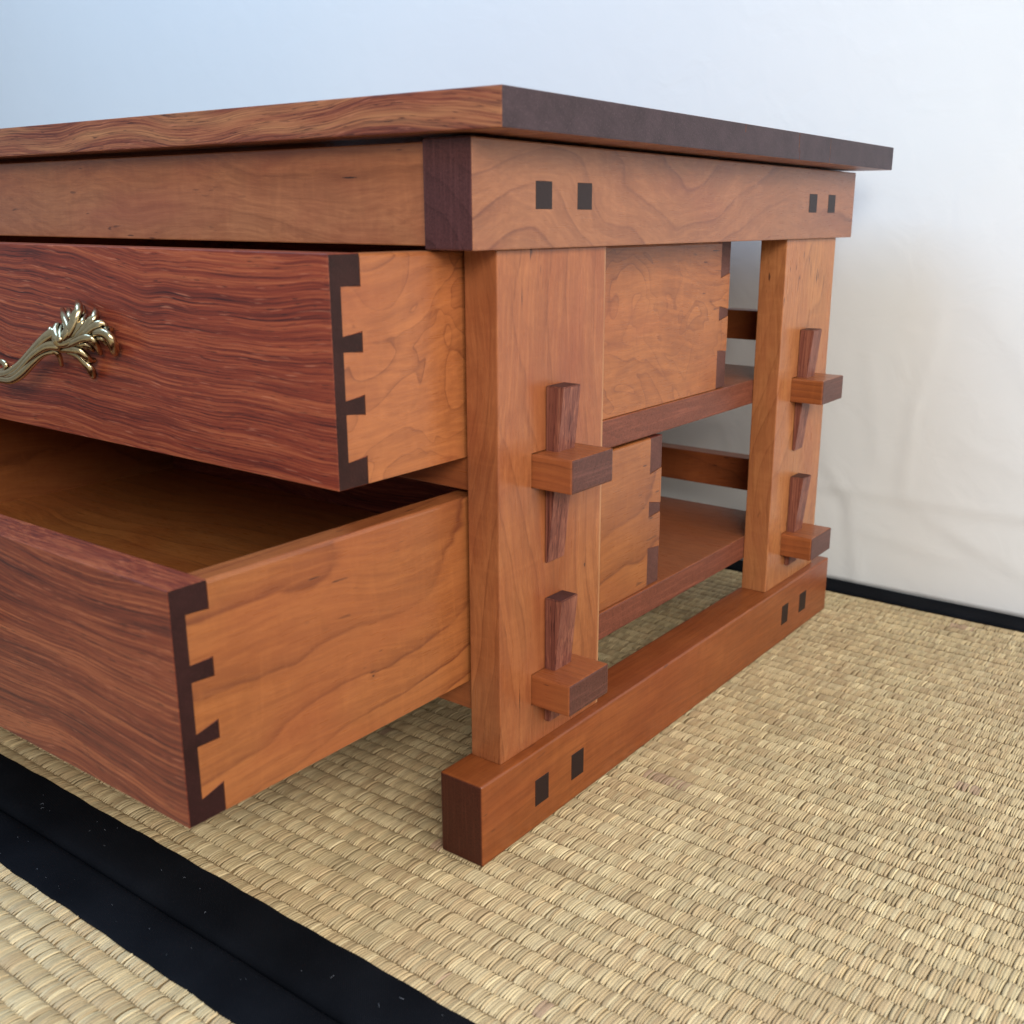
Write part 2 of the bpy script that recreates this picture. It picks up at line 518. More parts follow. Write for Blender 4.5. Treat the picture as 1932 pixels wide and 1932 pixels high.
def cut(o, boxes):
    """cut mortises through a board"""
    bm = bmesh.new()
    for b in boxes:
        box_bm(bm, *b)
    me = mesh_of(bm, 'cut')
    c = bpy.data.objects.new('cut', me)
    COL.objects.link(c)
    md = o.modifiers.new('b', 'BOOLEAN')
    md.object = c
    md.operation = 'DIFFERENCE'
    md.solver = 'EXACT'
    dg = bpy.context.evaluated_depsgraph_get()
    nm = bpy.data.meshes.new_from_object(o.evaluated_get(dg))
    o.modifiers.clear()
    o.data = nm
    bpy.data.objects.remove(c)


# ================================================================== setting
floor = box('floor', -6, 6, -6, 6, -0.06, -0.03, FLOORM, None, 0)
floor['kind'] = 'structure'


def far_y(x):
    return 0.616


# ------------------------------------------------------------------ woven rush of the mats
PITCH_Y = 0.0131
REED_W = 0.00188


def reeds(x0, x1, y0, y1, nu, nv, rs, yfar=None):
    """one lens-shaped rush segment for each crossing; rows follow x, rush runs along y"""
    rg = np.random.default_rng(rs)
    rows = int(round((y1 - y0) / PITCH_Y))
    n = int((x1 - x0) / REED_W)
    # widths vary along a row, shared down the mat so that stalks continue
    V, F, Ccol = [], [], []
    tt = np.linspace(0, 1, nu)
    ss = np.linspace(-1, 1, nv)
    wid_prof = 0.50 + 0.52 * np.sin(np.pi * tt) ** 0.55
    hgt = -0.0017 + 0.0017 * np.sin(np.pi * tt) ** 0.55
    fan = []
    for a in range(nu - 1):
        for b in range(nv - 1):
            q = a * nv + b
            fan.append((q, q + 1, q + 1 + nv, q + nv))
    fan = np.array(fan)
    base = 0
    pal = np.array([(0.62, 0.49, 0.275), (0.565, 0.435, 0.24), (0.53, 0.40, 0.22), (0.66, 0.54, 0.315), (0.55, 0.44, 0.248), (0.47, 0.33, 0.215)])
    stalk = rg.integers(0, 5, n + 4)
    wob = np.cumsum(rg.normal(0, 0.00011, n + 4)); wob -= np.linspace(0, wob[-1], n + 4)
    for r in range(rows):
        yc = y0 + (r + 0.5) * PITCH_Y
        par = r % 2
        i = np.arange(n)
        wv = rg.uniform(0.72, 1.28, n)
        big = rg.random(n) < 0.05
        wv = np.where(big, 1.6, wv)
        xs = np.cumsum(wv); xs = xs / xs[-1] * (x1 - x0) + x0
        xs = xs + par * REED_W * 0.5
        rowshift = rg.normal(0, 0.0004)
        ydrift = 0.0016 * np.sin(xs * 7.0 + r * 0.12) + 0.0003 * np.sin(xs * 31 + r)
        yy = yc + rowshift + ydrift * 0.5 + rg.normal(0, 0.00012, n)
        keep = np.ones(n, bool)
        if yfar is not None:
            yf = np.array([yfar(v) for v in xs])
            keep = yy < yf + 0.001
        xs, yy, wv = xs[keep], yy[keep], wv[keep]
        m = len(xs)
        if m == 0:
            continue
        ln = PITCH_Y * rg.uniform(1.0, 1.035, m)
        hh = rg.uniform(0.75, 1.1, m)
        sl = rg.normal(0.25, 0.22, m) * REED_W
        lift = rg.normal(0, 0.00016, m)
        # in places the stalks are packed flat, in places they stand apart
        ph = 2 * np.pi * (xs + 0.0022 * np.sin(xs * 37 + r * 0.15)) / 0.0128 + np.pi * par + 0.5 * math.sin(r * 0.21)
        cl = 1.15 * np.tanh(2.2 * np.sin(ph)) + 0.45 * np.sin(xs * 61 + r * 2.3) + rg.normal(0, 0.3, m)
        cl = np.clip(cl * 0.5 + 0.5, 0, 1)
        W = wv * REED_W * 0.5 * (1.24 - 0.30 * cl)
        hh = hh * (0.6 + 0.65 * cl)
        lift = lift + cl * rg.normal(0, 0.00020, m)
        X = xs[:, None, None] + (tt - 0.5)[None, :, None] * sl[:, None, None] + W[:, None, None] * wid_prof[None, :, None] * ss[None, None, :]
        Y = yy[:, None, None] + (tt - 0.5)[None, :, None] * ln[:, None, None] + 0 * ss[None, None, :]
        Z = (hgt[None, :, None] + 0.0013 * hh[:, None, None] * wid_prof[None, :, None] * (np.sqrt(np.maximum(0, 1 - 0.92 * ss ** 2)) - 1)[None, None, :]) + lift[:, None, None]
        V.append(np.stack([X, Y, Z], -1).reshape(-1, 3))
        F.append((fan[None] + (np.arange(m) * nu * nv)[:, None, None]).reshape(-1, 4) + base)
        base += m * nu * nv
        # colour: clumps of alike stalks
        cuts = rg.random(m) < 0.20
        blk = np.cumsum(cuts)
        nb = blk[-1] + 1
        btone = rg.normal(1.0, 0.045, nb)[blk] * (0.955 + 0.09 * cl)
        ci = rg.integers(0, 5, nb)[blk]
        rnd = rg.random(m)
        ci = np.where(rnd < 0.35, rg.integers(0, 5, m), ci)
        red = (rg.random(nb) < 0.010)[blk] & (rnd > 0.3)
        ci = np.where(red, 5, ci)
        cc = pal[ci] * (btone * (1 + rg.uniform(-0.24, 0.13, m) * (0.45 + 0.8 * cl)))[:, None]
        cc = np.clip(cc * 0.93, 0, 0.95)
        Ccol.append(np.repeat(cc, nu * nv, axis=0))
    V = np.concatenate(V); F = np.concatenate(F); Cc = np.concatenate(Ccol)
    return V, F, Cc


def reed_mesh(name, parts, mat):
    vs, fs, cs, off = [], [], [], 0
    for V, F, Cc in parts:
        vs.append(V); fs.append(F + off); cs.append(Cc); off += len(V)
    V = np.concatenate(vs); F = np.concatenate(fs); Cc = np.concatenate(cs)
    me = bpy.data.meshes.new(name)
    me.vertices.add(len(V))
    me.vertices.foreach_set('co', V.astype(np.float32).ravel())
    me.loops.add(F.size)
    me.loops.foreach_set('vertex_index', F.astype(np.int32).ravel())
    me.polygons.add(len(F))
    me.polygons.foreach_set('loop_start', np.arange(0, F.size, 4, dtype=np.int32))
    me.polygons.foreach_set('loop_total', np.full(len(F), 4, dtype=np.int32))
    me.update(calc_edges=True)
    at = me.color_attributes.new('tint', 'FLOAT_COLOR', 'POINT')
    at.data.foreach_set('color', np.concatenate([Cc, np.ones((len(Cc), 1))], 1).astype(np.float32).ravel())
    me.polygons.foreach_set('use_smooth', np.ones(len(F), bool))
    me.validate()
    return me


def border(name, prof, x0, x1, parent, edge=None, far=None, rs=0):
    """cloth band along x; prof = list of (y, z) from the rush side outwards"""
    nx = int((x1 - x0) / 0.004)
    rg = np.random.default_rng(rs)
    bm = bmesh.new()
    rowsv = []
    k = np.linspace(x0, x1, nx)
    wav = 0.00035 * np.sin(k * 60 + rs) * 0.6 + 0.0003 * np.sin(k * 160 + 2 * rs) + rg.normal(0, 0.00004, nx)
    for j, x in enumerate(k):
        row = []
        dy = far(x) if far else 0.0
        for q, (y, z) in enumerate(prof):
            f = 1.0 if q < 2 else 0.25
            zz = z + 0.0002 * math.sin(x * 40 + q * 1.7)
            row.append(bm.verts.new((x, y + dy + wav[j] * f, zz)))
        rowsv.append(row)
    for a, b in zip(rowsv, rowsv[1:]):
        for q in range(len(prof) - 1):
            bm.faces.new((a[q], b[q], b[q + 1], a[q + 1]))
    o = put(name, mesh_of(bm, name), BLACK, parent)
    smooth(o)
    return o


# mat that carries the chest
mat1 = empty('tatami_mat', (0, 0.25, 0))
mat1['label'] = 'woven rush tatami mat with black cloth edging lying under the wooden chest'
mat1['category'] = 'mat'
mat1['group'] = 'tatami mats side by side'


def par(o, p):
    o.parent = p
    o.matrix_parent_inverse = Matrix.Translation(-p.location)


core = box('straw_core', -1.3, 0.75, -0.136, 0.62, -0.03, -0.0026, REED_FLAT, None, 0)
par(core, mat1)
p1 = reeds(-0.62, 0.42, -0.1062, -0.1062 + PITCH_Y * 20, 7, 5, 3)
p2 = reeds(-0.75, 0.56, -0.1062 + PITCH_Y * 20, 0.632, 5, 4, 4, yfar=far_y)
rw = put('woven_rush', reed_mesh('woven_rush', [p1, p2], REED), REED, None)
rw['kind'] = 'stuff'
par(rw, mat1)
edge_prof_near = [(-0.1015, -0.0012), (-0.1028, 0.0004), (-0.1045, 0.0009), (-0.115, 0.0010), (-0.128, 0.0009), (-0.1335, 0.0004), (-0.1368, -0.0010), (-0.1386, -0.0036), (-0.1392, -0.009), (-0.1392, -0.03)]
b1 = border('cloth_border', edge_prof_near, -1.3, 0.75, None, rs=1)
par(b1, mat1)
edge_prof_far = [(-0.0015, -0.001), (0.0, 0.0005), (0.0012, 0.0011), (0.012, 0.0012), (0.03, 0.0010), (0.034, 0.0006), (0.036, -0.003), (0.0365, -0.03)]
b2 = border('cloth_border', edge_prof_far, -1.3, 0.75, None, far=far_y, rs=2)
par(b2, mat1)

mat2 = empty('tatami_mat', (0, -0.5, 0))
mat2['label'] = 'second tatami mat in the near left corner, across the black seam from the chest'
mat2['category'] = 'mat'
mat2['group'] = 'tatami mats side by side'
core = box('straw_core', -1.3, 0.75, -0.85, -0.143, -0.03, -0.0026, REED_FLAT, None, 0)
par(core, mat2)
p3 = reeds(-0.55, 0.30, -0.1690 - PITCH_Y * 22, -0.1690, 7, 5, 9)
rw = put('woven_rush', reed_mesh('woven_rush', [p3], REED), REED, None)
rw['kind'] = 'stuff'
par(rw, mat2)
edge_prof_2 = [(-0.1742, 0.0002), (-0.1734, 0.0010), (-0.1716, 0.0014), (-0.163, 0.0014), (-0.150, 0.0010), (-0.1452, 0.0003), (-0.1420, -0.0012), (-0.1405, -0.0038), (-0.1400, -0.009), (-0.1400, -0.03)]
b3 = border('cloth_border', edge_prof_2, -1.3, 0.75, None, rs=5)
par(b3, mat2)

# lint caught on the black edging
def lint(parent, ya, yb, n, sd):
    bm = bmesh.new()
    rr = random.Random(sd)
    for _ in range(n):
        x, y = rr.uniform(-0.42, 0.10), rr.uniform(ya, yb)
        a = rr.uniform(0, 6.28)
        L = rr.choice([0.0004, 0.0006, 0.0010, 0.0028])
        bend = rr.uniform(-2, 2)
        r = rr.uniform(0.00005, 0.00009)
        pts = []
        for k in range(5):
            pts.append(Vector((x, y, 0.0014 + 0.0003 * math.sin(k))))
            a += bend * 0.3
            x += math.cos(a) * L / 4
            y += math.sin(a) * L / 4
        prev = None
        for k, p in enumerate(pts):
            ring_ = [bm.verts.new(p + Vector((r * math.cos(t), r * math.sin(t) * .6, r * math.sin(t)))) for t in (0, 2.1, 4.2)]
            if prev:
                for q in range(3):
                    bm.faces.new((prev[q], prev[(q + 1) % 3], ring_[(q + 1) % 3], ring_[q]))
            prev = ring_
    o = put('lint', mesh_of(bm, 'lint'), LINT, None)
    o['kind'] = 'stuff'
    par(o, parent)


lint(mat1, -0.130, -0.106, 26, 3)
lint(mat2, -0.170, -0.150, 26, 4)

# ------------------------------------------------------------------ backdrop sheet
def backdrop():
    xs = np.concatenate([np.arange(-2.6, -0.6, 0.03), np.arange(-0.6, 0.6, 0.006), np.arange(0.6, 2.2, 0.03)])
    zs = np.concatenate([np.arange(-0.0, 0.30, 0.005), np.arange(0.30, 1.7, 0.03)])
    X, Z = np.meshgrid(xs, zs, indexing='ij')
    Y = 0.647 + 0 * Z
    Y = Y + 0.012 * np.sin(X * 2.1 + 0.6) * np.clip(Z * 2, 0, 1)
    def seg_d(x0, z0, x1, z1):
        dx, dz = x1 - x0, z1 - z0
        L = dx * dx + dz * dz
        t = np.clip(((X - x0) * dx + (Z - z0) * dz) / L, 0, 1)
        sd = ((X - x0) * dz - (Z - z0) * dx) / math.sqrt(L)
        d = np.hypot(X - x0 - t * dx, Z - z0 - t * dz)
        return d, sd, t
    creases = [(-0.4, 0.093, -0.03, 0.102, 0.0016, 0.006), (-0.03, 0.102, 0.17, 0.1005, 0.0022, 0.006), (0.17, 0.1005, 0.6, 0.085, 0.0018, 0.007),
               (-0.046, 0.128, -0.016, 0.09, 0.002, 0.005), (-0.016, 0.09, -0.002, 0.0, 0.0025, 0.005), (0.043, 0.20, 0.040, 0.11, 0.0018, 0.006),
               (0.045, 0.20, 0.06, 0.28, 0.001, 0.007), (0.0, 0.06, 0.10, 0.045, 0.0012, 0.006), (0.06, 0.09, 0.12, 0.06, 0.0012, 0.006),
               (0.10, 0.07, 0.20, 0.03, 0.0014, 0.008), (-0.2, 0.18, -0.13, 0.30, 0.0016, 0.008), (-0.12, 0.22, -0.07, 0.14, 0.0014, 0.007),
               (0.10, 0.16, 0.22, 0.13, 0.0012, 0.008), (0.08, 0.33, 0.16, 0.22, 0.0012, 0.010), (-0.01, 0.25, 0.01, 0.14, 0.001, 0.006)]
    for x0, z0, x1, z1, h, wd in creases:
        h *= 0.3
        d, sd, t = seg_d(x0, z0, x1, z1)
        Y = Y - h * np.exp(-(d / wd) ** 2) + 0.5 * h * np.tanh(sd / wd) * np.exp(-(d / (wd * 4)) ** 2)
    nx, nz = X.shape
    V = np.stack([X, Y, Z], -1).reshape(-1, 3)
    idx = np.arange(nx * nz).reshape(nx, nz)
    F = np.stack([idx[:-1, :-1], idx[1:, :-1], idx[1:, 1:], idx[:-1, 1:]], -1).reshape(-1, 4)
    me = bpy.data.meshes.new('backdrop_sheet')
    me.from_pydata(V.tolist(), [], F.tolist())
    o = put('backdrop_sheet', me, SHEET)
    smooth(o)
    md = o.modifiers.new('thickness', 'SOLIDIFY')
    md.thickness = 0.001
    o.data.transform(Matrix.Translation((0, 0, 0.002)))
    o['label'] = 'large creased white sheet hanging as a backdrop behind the wooden chest'
    o['category'] = 'backdrop'
    return o


backdrop()

# ================================================================== the chest
XM = -0.3495           # middle of the chest in x


def mx(x):
    return 2 * XM - x


chest = empty('low_drawer_chest', (XM, 0.28, 0))
chest['label'] = 'low cherry wood chest with dark red tabletop, wedged tenons and two open dovetailed drawers'
chest['category'] = 'chest of drawers'


def cp(o):
    par(o, chest)
    return o


# tabletop
tt_ = cp(box('tabletop', mx(0.0266), 0.0266, -0.0097, 0.5663, 0.4303, 0.4500, B_TOP, None, 0.0008, 2, seed=(0.13, 0.72, 0.41)))
cut(tt_, [(0.0262, 0.03, 0.2590, 0.2597, 0.4445, 0.46), (0.0263, 0.03, 0.3515, 0.3521, 0.4360, 0.46), (0.0263, 0.03, 0.3535, 0.3541, 0.42, 0.4372),
          (0.02645, 0.03, 0.4140, 0.4144, 0.42, 0.46)])

# side beams under the top, with end plugs
PLUGS_B = [(0.0575, 0.0733), (0.0991, 0.1146), (0.4495, 0.4665), (0.4920, 0.5085)]
PLUGS_F = [(0.0546, 0.0696, 0.0160, 0.0350), (0.0962, 0.1110, 0.0160, 0.0350), (0.4448, 0.4590, 0.0175, 0.0365), (0.4860, 0.5020, 0.0175, 0.0365)]
for side in (0, 1):
    f = (lambda x: x) if side == 0 else mx
    a, b = sorted((f(-0.0365), f(-0.0026)))
    bm_ = cp(box('side_beam', a, b, 0.0017, 0.5553, 0.3708, 0.4283, C_BEAM, None, 0.0009, 2, seed=(0.31 + side * .2, 0.05, 0.23)))
    s = 1 if side == 0 else -1
    for y0, y1 in PLUGS_B:
        x0, x1 = sorted((f(-0.012), f(-0.0026) + 0.0002 * s))
        pl = box('plug', x0, x1, y0, y1, 0.3925, 0.4078, PLUG, bm_, 0.0002, 1)
    a, b = sorted((f(-0.0336), f(0.0)))
    ft = cp(box('foot_beam', a, b, 0.0, 0.5566, 0.0, 0.0558, C_FOOT, None, 0.0022, 4, seed=(0.6, 0.15 + side * .1, 0.33)))
    smooth(ft)
    for y0, y1, z0, z1 in PLUGS_F:
        x0, x1 = sorted((f(-0.010), f(0.0) + 0.0002 * s))
        box('plug', x0, x1, y0, y1, z0, z1, PLUG, ft, 0.0002, 1)
    for k, (y0, y1) in enumerate(((0.0281, 0.1393), (0.4200, 0.5300))):
        a, b = sorted((f(-0.0311), f(-0.0075)))
        po = cp(box('post', a, b, y0, y1, 0.0558, 0.3708, C_Z if (side, k) == (0, 0) else C_Z2, None, 0.0008, 2, seed=((0.222, 0.31, 0.05), (0.7, 0.42, 0.85), (0.3, 0.6, 0.1), (0.5, 0.2, 0.7))[side * 2 + k]))
        t0, t1 = ((0.0609, 0.1059), (0.4495, 0.4973))[k]
        x0, x1 = sorted((f(-0.05), f(0.03)))
        cut(po, [(x0, x1, t0 - 0.0006, t1 + 0.0003, 0.2287, 0.2507), (x0, x1, t0 - 0.0006, t1 + 0.0003, 0.0841, 0.1059)])

# front and rear aprons
cp(box('apron', mx(-0.0366), -0.0366, 0.0075, 0.0275, 0.3726, 0.4270, C_APR, None, 0.0008, 2, seed=(0.25, 0.68, 0.5)))
cp(box('apron', mx(-0.0366), -0.0366, 0.5290, 0.5490, 0.3726, 0.4270, C_APR, None, 0.0008, 2))
# rails across the back between the rear posts
cp(box('back_rail', mx(-0.0311), -0.0311, 0.510, 0.5295, 0.2740, 0.3020, C_X, None, 0.001, 2, seed=(.1, .2, .3)))
cp(box('back_rail', mx(-0.0311), -0.0311, 0.510, 0.5295, 0.1240, 0.1565, C_X, None, 0.001, 2, seed=(.4, .2, .6)))

# shelves with through tenons and wedges
for k, (z0, z1, yb) in enumerate(((0.2289, 0.2501, 0.508), (0.0843, 0.1054, 0.526))):
    sh = cp(box('shelf', mx(-0.0313), -0.0313, 0.033, 0.503, z0, z1, C_SHELF, None, 0.0012, 2, seed=(0.2 + .3 * k, 0.4, 0.1 + .4 * k)))
    for side in (0, 1):
        f = (lambda x: x) if side == 0 else mx
        for j, (t0, t1) in enumerate(((0.0609, 0.1059), (0.4495, 0.4973))):
            a, b = sorted((f(-0.034), f(0.0220)))
            te = box('tenon', a, b, t0, t1, z0, z1, C_TEN, sh, 0.0013, 2, seed=(0.3 + .13 * j, 0.12 + .21 * k, 0.52 + .1 * j))
            y0 = (0.0745, 0.4600)[j]
            y1 = y0 + 0.0192
            ztop, zbot = ((0.2900, 0.1775), (0.1540, 0.0680))[k]
            tw, bw = ((0.0130, 0.0017), (0.0128, 0.0044))[k]
            if j == 1:
                ztop, zbot, tw, bw = ((0.2925, 0.1825, 0.0130, 0.0026), (0.1580, 0.0720, 0.0130, 0.0040))[k]
            bm = bmesh.new()
            s = 1 if side == 0 else -1
            xb = f(-0.0075) + 0.0001 * s
            vs = []
            for z, wd in ((zbot, bw), (ztop, tw)):
                for x, y in ((xb, y0), (xb + s * wd, y0), (xb + s * wd, y1), (xb, y1)):
                    vs.append(bm.verts.new((x, y, z)))
            fs = [bm.faces.new([vs[i] for i in q]) for q in ((0, 1, 2, 3), (4, 5, 6, 7), (0, 1, 5, 4), (1, 2, 6, 5), (2, 3, 7, 6), (3, 0, 4, 7))]
            bmesh.ops.bevel(bm, geom=list(bm.edges), offset=0.0006, segments=2, affect='EDGES')
            put('wedge', mesh_of(bm, 'wedge'), B_Z, sh, seed=(0.2 + .31 * j, 0.1 + .23 * k, 0.4 * side))


# ------------------------------------------------------------------ drawers
def catmull(pts, per=5):
    P = [np.array(p, float) for p in pts]
    P = [2 * P[0] - P[1]] + P + [2 * P[-1] - P[-2]]
    out = []
    for i in range(1, len(P) - 2):
        for k in range(per):
            t = k / per
            a, b, c, d = P[i - 1], P[i], P[i + 1], P[i + 2]
            out.append(0.5 * ((2 * b) + (-a + c) * t + (2 * a - 5 * b + 4 * c - d) * t * t + (-a + 3 * b - 3 * c + d) * t ** 3))
    out.append(P[-2])
    return out


def lobe(bm, pts, mirror=False, groove=0.16, sides=12, fat=1.28):
    """one cast leaf or stem: swept section with a shallow groove on its face"""
    C = catmull(pts)
    prev = None
    n = len(C)
    rings = []
    for i, c in enumerate(C):
        p = Vector((c[0] / 1000, -c[2] / 1000, c[1] / 1000))
        r = c[3] / 1000 * fat
        a = C[max(0, i - 1)]; b = C[min(n - 1, i + 1)]
        T = Vector(((b[0] - a[0]), -(b[2] - a[2]), (b[1] - a[1])))
        T = T.normalized() if T.length > 1e-9 else Vector((1, 0, 0))
        out = Vector((0, -1, 0))
        side = T.cross(out)
        side = side.normalized() if side.length > 1e-6 else Vector((1, 0, 0))
        nn = side.cross(T).normalized()
        ring_ = []
        for k in range(sides):
            th = 2 * math.pi * k / sides
            rr = r * (1 - groove * math.exp(-((math.atan2(math.sin(th - math.pi / 2), math.cos(th - math.pi / 2))) / 0.45) ** 2) * 1.6)
            v = p + side * (math.cos(th) * rr) + nn * (math.sin(th) * rr * 0.85) * (1 if nn.y < 0 else -1)
            ring_.append(v)
        rings.append(ring_)
    for end in (0, -1):
        c = sum(rings[end], Vector()) / sides
        tip = [c + (v - c) * 0.45 for v in rings[end]]
        d = (c - sum(rings[1 if end == 0 else -2], Vector()) / sides)
        d = d.normalized() * C[end][3] / 1000 * 0.6 if d.length > 0 else Vector()
        tip = [v + d for v in tip]
        if end == 0:
            rings.insert(0, tip)
        else:
            rings.append(tip)
    vv = []
    for ring_ in rings:
        vv.append([bm.verts.new((-v.x if mirror else v.x, v.y, v.z)) for v in ring_])
    for a, b in zip(vv, vv[1:]):
        for k in range(sides):
            bm.faces.new((a[k], a[(k + 1) % sides], b[(k + 1) % sides], b[k]))
    bm.faces.new(vv[0])
    bm.faces.new(vv[-1])


PULL = [
    [(13.4, 286.5, 20, 2.0), (21.9, 287.8, 20, 2.2), (34.5, 290.4, 20, 2.2), (50.6, 297.2, 20, 2.2), (67.7, 307.8, 19, 2.4), (81.2, 315.8, 18, 2.6), (88.1, 319.4, 16, 2.4)],  # stemA
    [(12.6, 283.5, 20, 2.0), (21.1, 284.9, 20, 2.2), (36.0, 285.7, 20, 2.2), (50.3, 291.1, 20, 2.3), (63.1, 299.1, 19, 2.2), (73.4, 305.4, 17, 2.0), (80.7, 306.9, 14, 1.8), (80.7, 303.4, 11, 1.7), (74.9, 297.1, 7, 1.3)],  # stemB
    [(28.0, 287.1, 20.5, 1.4), (44.9, 291.4, 20.5, 1.7), (64.6, 303.0, 20, 1.8), (80.0, 310.5, 18, 2.4), (89.5, 311.6, 15, 3.0)],  # stemC
    [(89.9, 313.2, 14, 2.6), (99.3, 318.7, 15, 2.6), (99.2, 323.7, 14, 2.2), (91.5, 328.2, 11, 2.2), (81.8, 331.5, 6, 1.6)],  # a
    [(94.6, 323.2, 11, 2.0), (94.0, 328.2, 9, 2.2), (87.3, 331.4, 5, 1.8)],  # a2
    [(93.6, 313.6, 13, 2.2), (103.4, 321.4, 14, 2.6), (106.2, 329.1, 12, 2.8), (105.1, 333.9, 9, 2.6), (96.6, 336.3, 4, 2.0)],  # b
    [(102.9, 326.1, 9, 1.8), (105.1, 330.6, 7, 2.0), (101.4, 334.0, 4, 1.6)],  # b2
    [(97.9, 314.6, 13, 1.8), (106.8, 320.9, 13, 2.0), (110.8, 326.1, 11, 2.1), (107.3, 329.7, 6, 1.5)],  # c
    [(102.1, 314.9, 13, 1.8), (114.9, 321.5, 13, 2.2), (120.7, 327.3, 11, 2.4), (120.4, 330.8, 8, 2.2), (114.9, 333.1, 4, 1.5)],  # d
    [(113.2, 320.5, 10, 1.6), (117.5, 324.4, 8, 1.7), (115.8, 329.0, 4, 1.6)],  # d2
    [(101.6, 315.1, 12, 2.0), (115.7, 319.6, 13, 2.0), (122.8, 323.8, 12, 2.0), (127.7, 325.8, 10, 2.2), (128.3, 325.0, 7, 2.0), (126.7, 321.6, 5, 1.6)],  # e
    [(121.3, 321.6, 10, 1.4), (127.6, 321.9, 9, 1.5), (131.7, 322.7, 8, 1.6), (130.3, 322.6, 4, 1.5)],  # e2
    [(119.2, 319.7, 11, 1.6), (131.3, 321.8, 12, 1.8), (137.1, 320.2, 11, 2.2), (137.4, 315.7, 9, 2.8), (133.6, 311.4, 6, 3.0), (129.4, 308.6, 3, 2.2)],  # f
    [(119.6, 318.3, 10, 1.4), (125.6, 317.4, 9, 1.5), (125.2, 313.5, 5, 1.5)],  # f2
    [(90.5, 310.2, 13, 2.2), (104.8, 314.2, 14, 2.0), (116.9, 317.6, 14, 1.8), (121.4, 316.8, 12, 2.0), (120.3, 312.9, 9, 2.0), (115.1, 307.6, 4, 1.7)],  # g
    [(99.7, 311.7, 12, 1.6), (109.3, 313.4, 12, 1.8), (112.0, 311.4, 9, 1.6), (111.2, 309.1, 6, 1.4)],  # g2
    [(85.5, 309.2, 13, 2.4), (97.5, 309.7, 13, 2.2), (105.0, 309.2, 12, 2.2), (107.3, 305.2, 9, 2.2), (106.5, 302.6, 6, 2.0), (106.7, 301.9, 3, 1.6)],  # h
    [(91.2, 307.4, 11, 1.6), (98.7, 305.9, 10, 1.6), (102.6, 301.5, 8, 1.8), (105.0, 297.9, 6, 2.2), (103.8, 293.9, 4, 2.4), (102.1, 291.6, 2.5, 1.8)],  # i
    [(84.9, 322.7, 12, 2.6), (86.9, 319.2, 15, 3.0), (90.1, 315.0, 16, 3.2), (93.4, 313.2, 15, 2.8), (102.6, 315.0, 14, 1.8), (113.3, 318.8, 13, 1.3)],  # hub
    [(88.4, 322.2, 11, 2.0), (92.1, 318.2, 15, 2.2), (94.8, 314.7, 17, 2.0)],  # hubin
    [(78.3, 320.4, 13, 2.0), (79.4, 318.5, 14, 2.2), (80.4, 316.7, 14, 1.6)],  # ball
    [(21.0, 294.8, 20, 1.6), (27.8, 296.8, 20.5, 1.6), (32.1, 295.1, 20.5, 1.8), (29.6, 291.7, 20, 1.6), (23.9, 290.5, 20, 1.4)],  # curl
]


def make_pull(parent, x, y, dz):
    bm = bmesh.new()
    for path in PULL:
        for m in (False, True):
            lobe(bm, path, m)
    # base boss behind the flower
    for s in (-1, 1):
        pts = [(s * 95, 312.5, -0.5, 5.0), (s * 95, 312.5, 4, 4.2), (s * 95, 313, 9, 3.6), (s * 95, 313, 13, 3.4)]
        lobe(bm, pts, False, 0.0)
    me = mesh_of(bm, 'drawer_pull')
    me.transform(Matrix.Translation((x, y, dz)))
    o = put('drawer_pull', me, BRASS, parent)
    smooth(o)
    return o


GAP = 0.00022


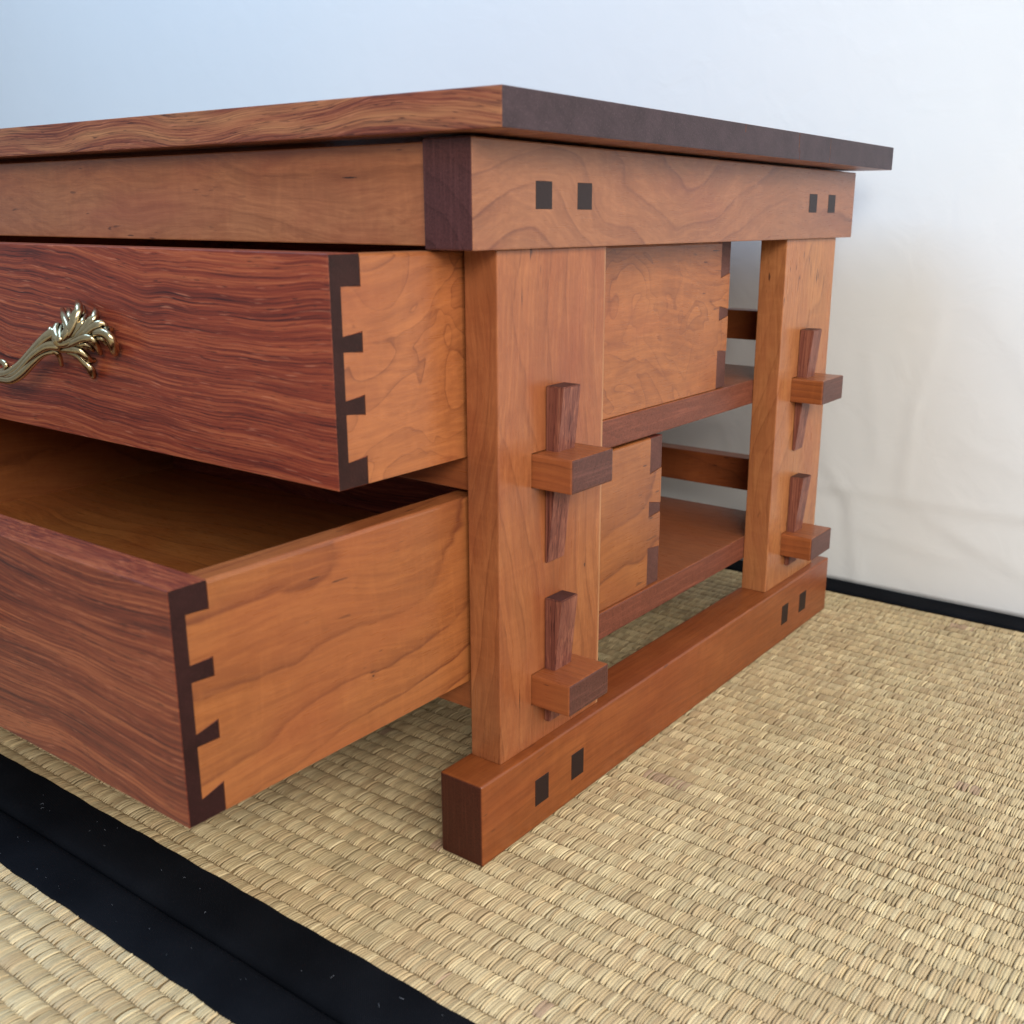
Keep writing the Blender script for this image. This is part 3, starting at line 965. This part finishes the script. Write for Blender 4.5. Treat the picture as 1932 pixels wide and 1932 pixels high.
def drawer(name, yf, z0, z1, strip, pin_y, tails, rear_y, rear_pin_y, rear_tails, front_mat, seeds, label, pull_dz):
    """tails: (z_hi_inner, z_hi_outer, z_lo_inner, z_lo_outer) for each light tail of the side, top first"""
    xr = -0.0334
    xl = mx(xr)
    th = 0.0165
    # front board: comb outline, run the full length
    bm = bmesh.new()
    poly = [(yf, z0), (yf, z1), (pin_y, z1)]
    for hi_i, hi_o, lo_i, lo_o in tails:
        poly += [(pin_y, hi_o), (strip, hi_i), (strip, lo_i), (pin_y, lo_o)]
    poly += [(pin_y, z0)]
    prism_x(bm, poly, xl, xr, 0.00035)
    for hi_i, hi_o, lo_i, lo_o in tails:
        box_bm(bm, xl + th, xr - th, strip - 0.001, pin_y - 0.0002, min(lo_i, lo_o) - 0.001, max(hi_i, hi_o) + 0.001)
    fr = cp(put('drawer', mesh_of(bm, 'drawer'), front_mat, None, seeds[0], label))
    # side boards
    zs_top = z1 - 0.0004
    ti = []
    poly = [(pin_y + GAP, z0 + 0.0002), ]
    for hi_i, hi_o, lo_i, lo_o in reversed(tails):
        poly += [(pin_y + GAP, lo_o + GAP), (strip + GAP, lo_i + GAP), (strip + GAP, hi_i - GAP), (pin_y + GAP, hi_o - GAP)]
    poly += [(pin_y + GAP, zs_top)]
    rear = [(rear_pin_y, zs_top)]
    for hi_i, hi_o, lo_i, lo_o in rear_tails:      # hi_i at the pin root, hi_o at the very end
        rear += [(rear_pin_y, hi_i), (rear_y, hi_o), (rear_y, lo_o), (rear_pin_y, lo_i)]
    rear += [(rear_pin_y, z0 + 0.0002)]
    poly += rear
    for a, b in ((xr - th, xr - 0.0001), (xl + 0.0001, xl + th)):
        bm = bmesh.new()
        prism_x(bm, poly, a, b, 0.0)
        bm.edges.ensure_lookup_table()
        te_ = [e for e in bm.edges if all(abs(v.co.z - zs_top) < 1e-6 for v in e.verts) and abs(e.verts[0].co.y - e.verts[1].co.y) > 0.1]
        bmesh.ops.bevel(bm, geom=te_, offset=0.0022, segments=3, profile=0.55, affect='EDGES')
        put('side_panel', mesh_of(bm, 'side_panel'), seeds[3], fr, seeds[1])
    # back board with its own pins
    bm = bmesh.new()
    box_bm(bm, xl + th + 0.0002, xr - th - 0.0002, rear_pin_y, rear_y, z0 + 0.009, z1 - 0.0005, 0.0003, 1)
    pins = []
    zz = z1 - 0.0006
    prev = (zz, zz)
    for hi_i, hi_o, lo_i, lo_o in rear_tails:
        pins.append((prev[0], prev[1], hi_i + GAP, hi_o + GAP))
        prev = (lo_i - GAP, lo_o - GAP)
    pins.append((prev[0], prev[1], z0 + 0.0004, z0 + 0.0004))
    for t_i, t_o, b_i, b_o in pins:
        for a, b in ((xr - th - 0.001, xr - 0.0004), (xl + 0.0004, xl + th + 0.001)):
            prism_x(bm, [(rear_pin_y + GAP, b_i), (rear_y, b_o), (rear_y, t_o), (rear_pin_y + GAP, t_i)], a, b, 0.0002)
    put('back_panel', mesh_of(bm, 'back_panel'), B_PIN, fr, seeds[2])
    box('bottom_panel', xl + th - 0.004, xr - th + 0.004, pin_y - 0.003, rear_pin_y + 0.002, z0 + 0.0045, z0 + 0.0105, C_BOT, fr, 0, seed=seeds[2])
    if pull_dz is not None:
        make_pull(fr, XM, yf, pull_dz)
    return fr


drawer('upper', -0.0721, 0.2503, 0.3705, -0.0648, -0.0508,
       [(0.3547, 0.3541, 0.3292, 0.3312), (0.3219, 0.3206, 0.2963, 0.2983), (0.2899, 0.2879, 0.2639, 0.2657)],
       0.3686, 0.3522, [(0.3407, 0.3443, 0.3184, 0.3155), (0.3063, 0.3094, 0.2823, 0.2806)],
       B_X, [(0.37, 0.21, 0.90), (0.12, 0.55, 0.31), (0.3, 0.3, 0.3), C_YF], 'upper drawer with brass leaf pull, slightly open', 0.0)
drawer('lower', -0.1779, 0.1058, 0.2264, -0.1700, -0.1569,
       [(0.2128, 0.2118, 0.1870, 0.1877), (0.1790, 0.1779, 0.1517, 0.1554), (0.1459, 0.1454, 0.1175, 0.1219)],
       0.2660, 0.2482, [(0.1974, 0.1998, 0.1755, 0.1715), (0.1627, 0.1640, 0.1376, 0.1357)],
       B_LOW, [(0.81, 0.46, 0.17), (0.62, 0.28, 0.44), (0.5, 0.1, 0.7), C_Y], 'lower drawer pulled out further', -0.1441)
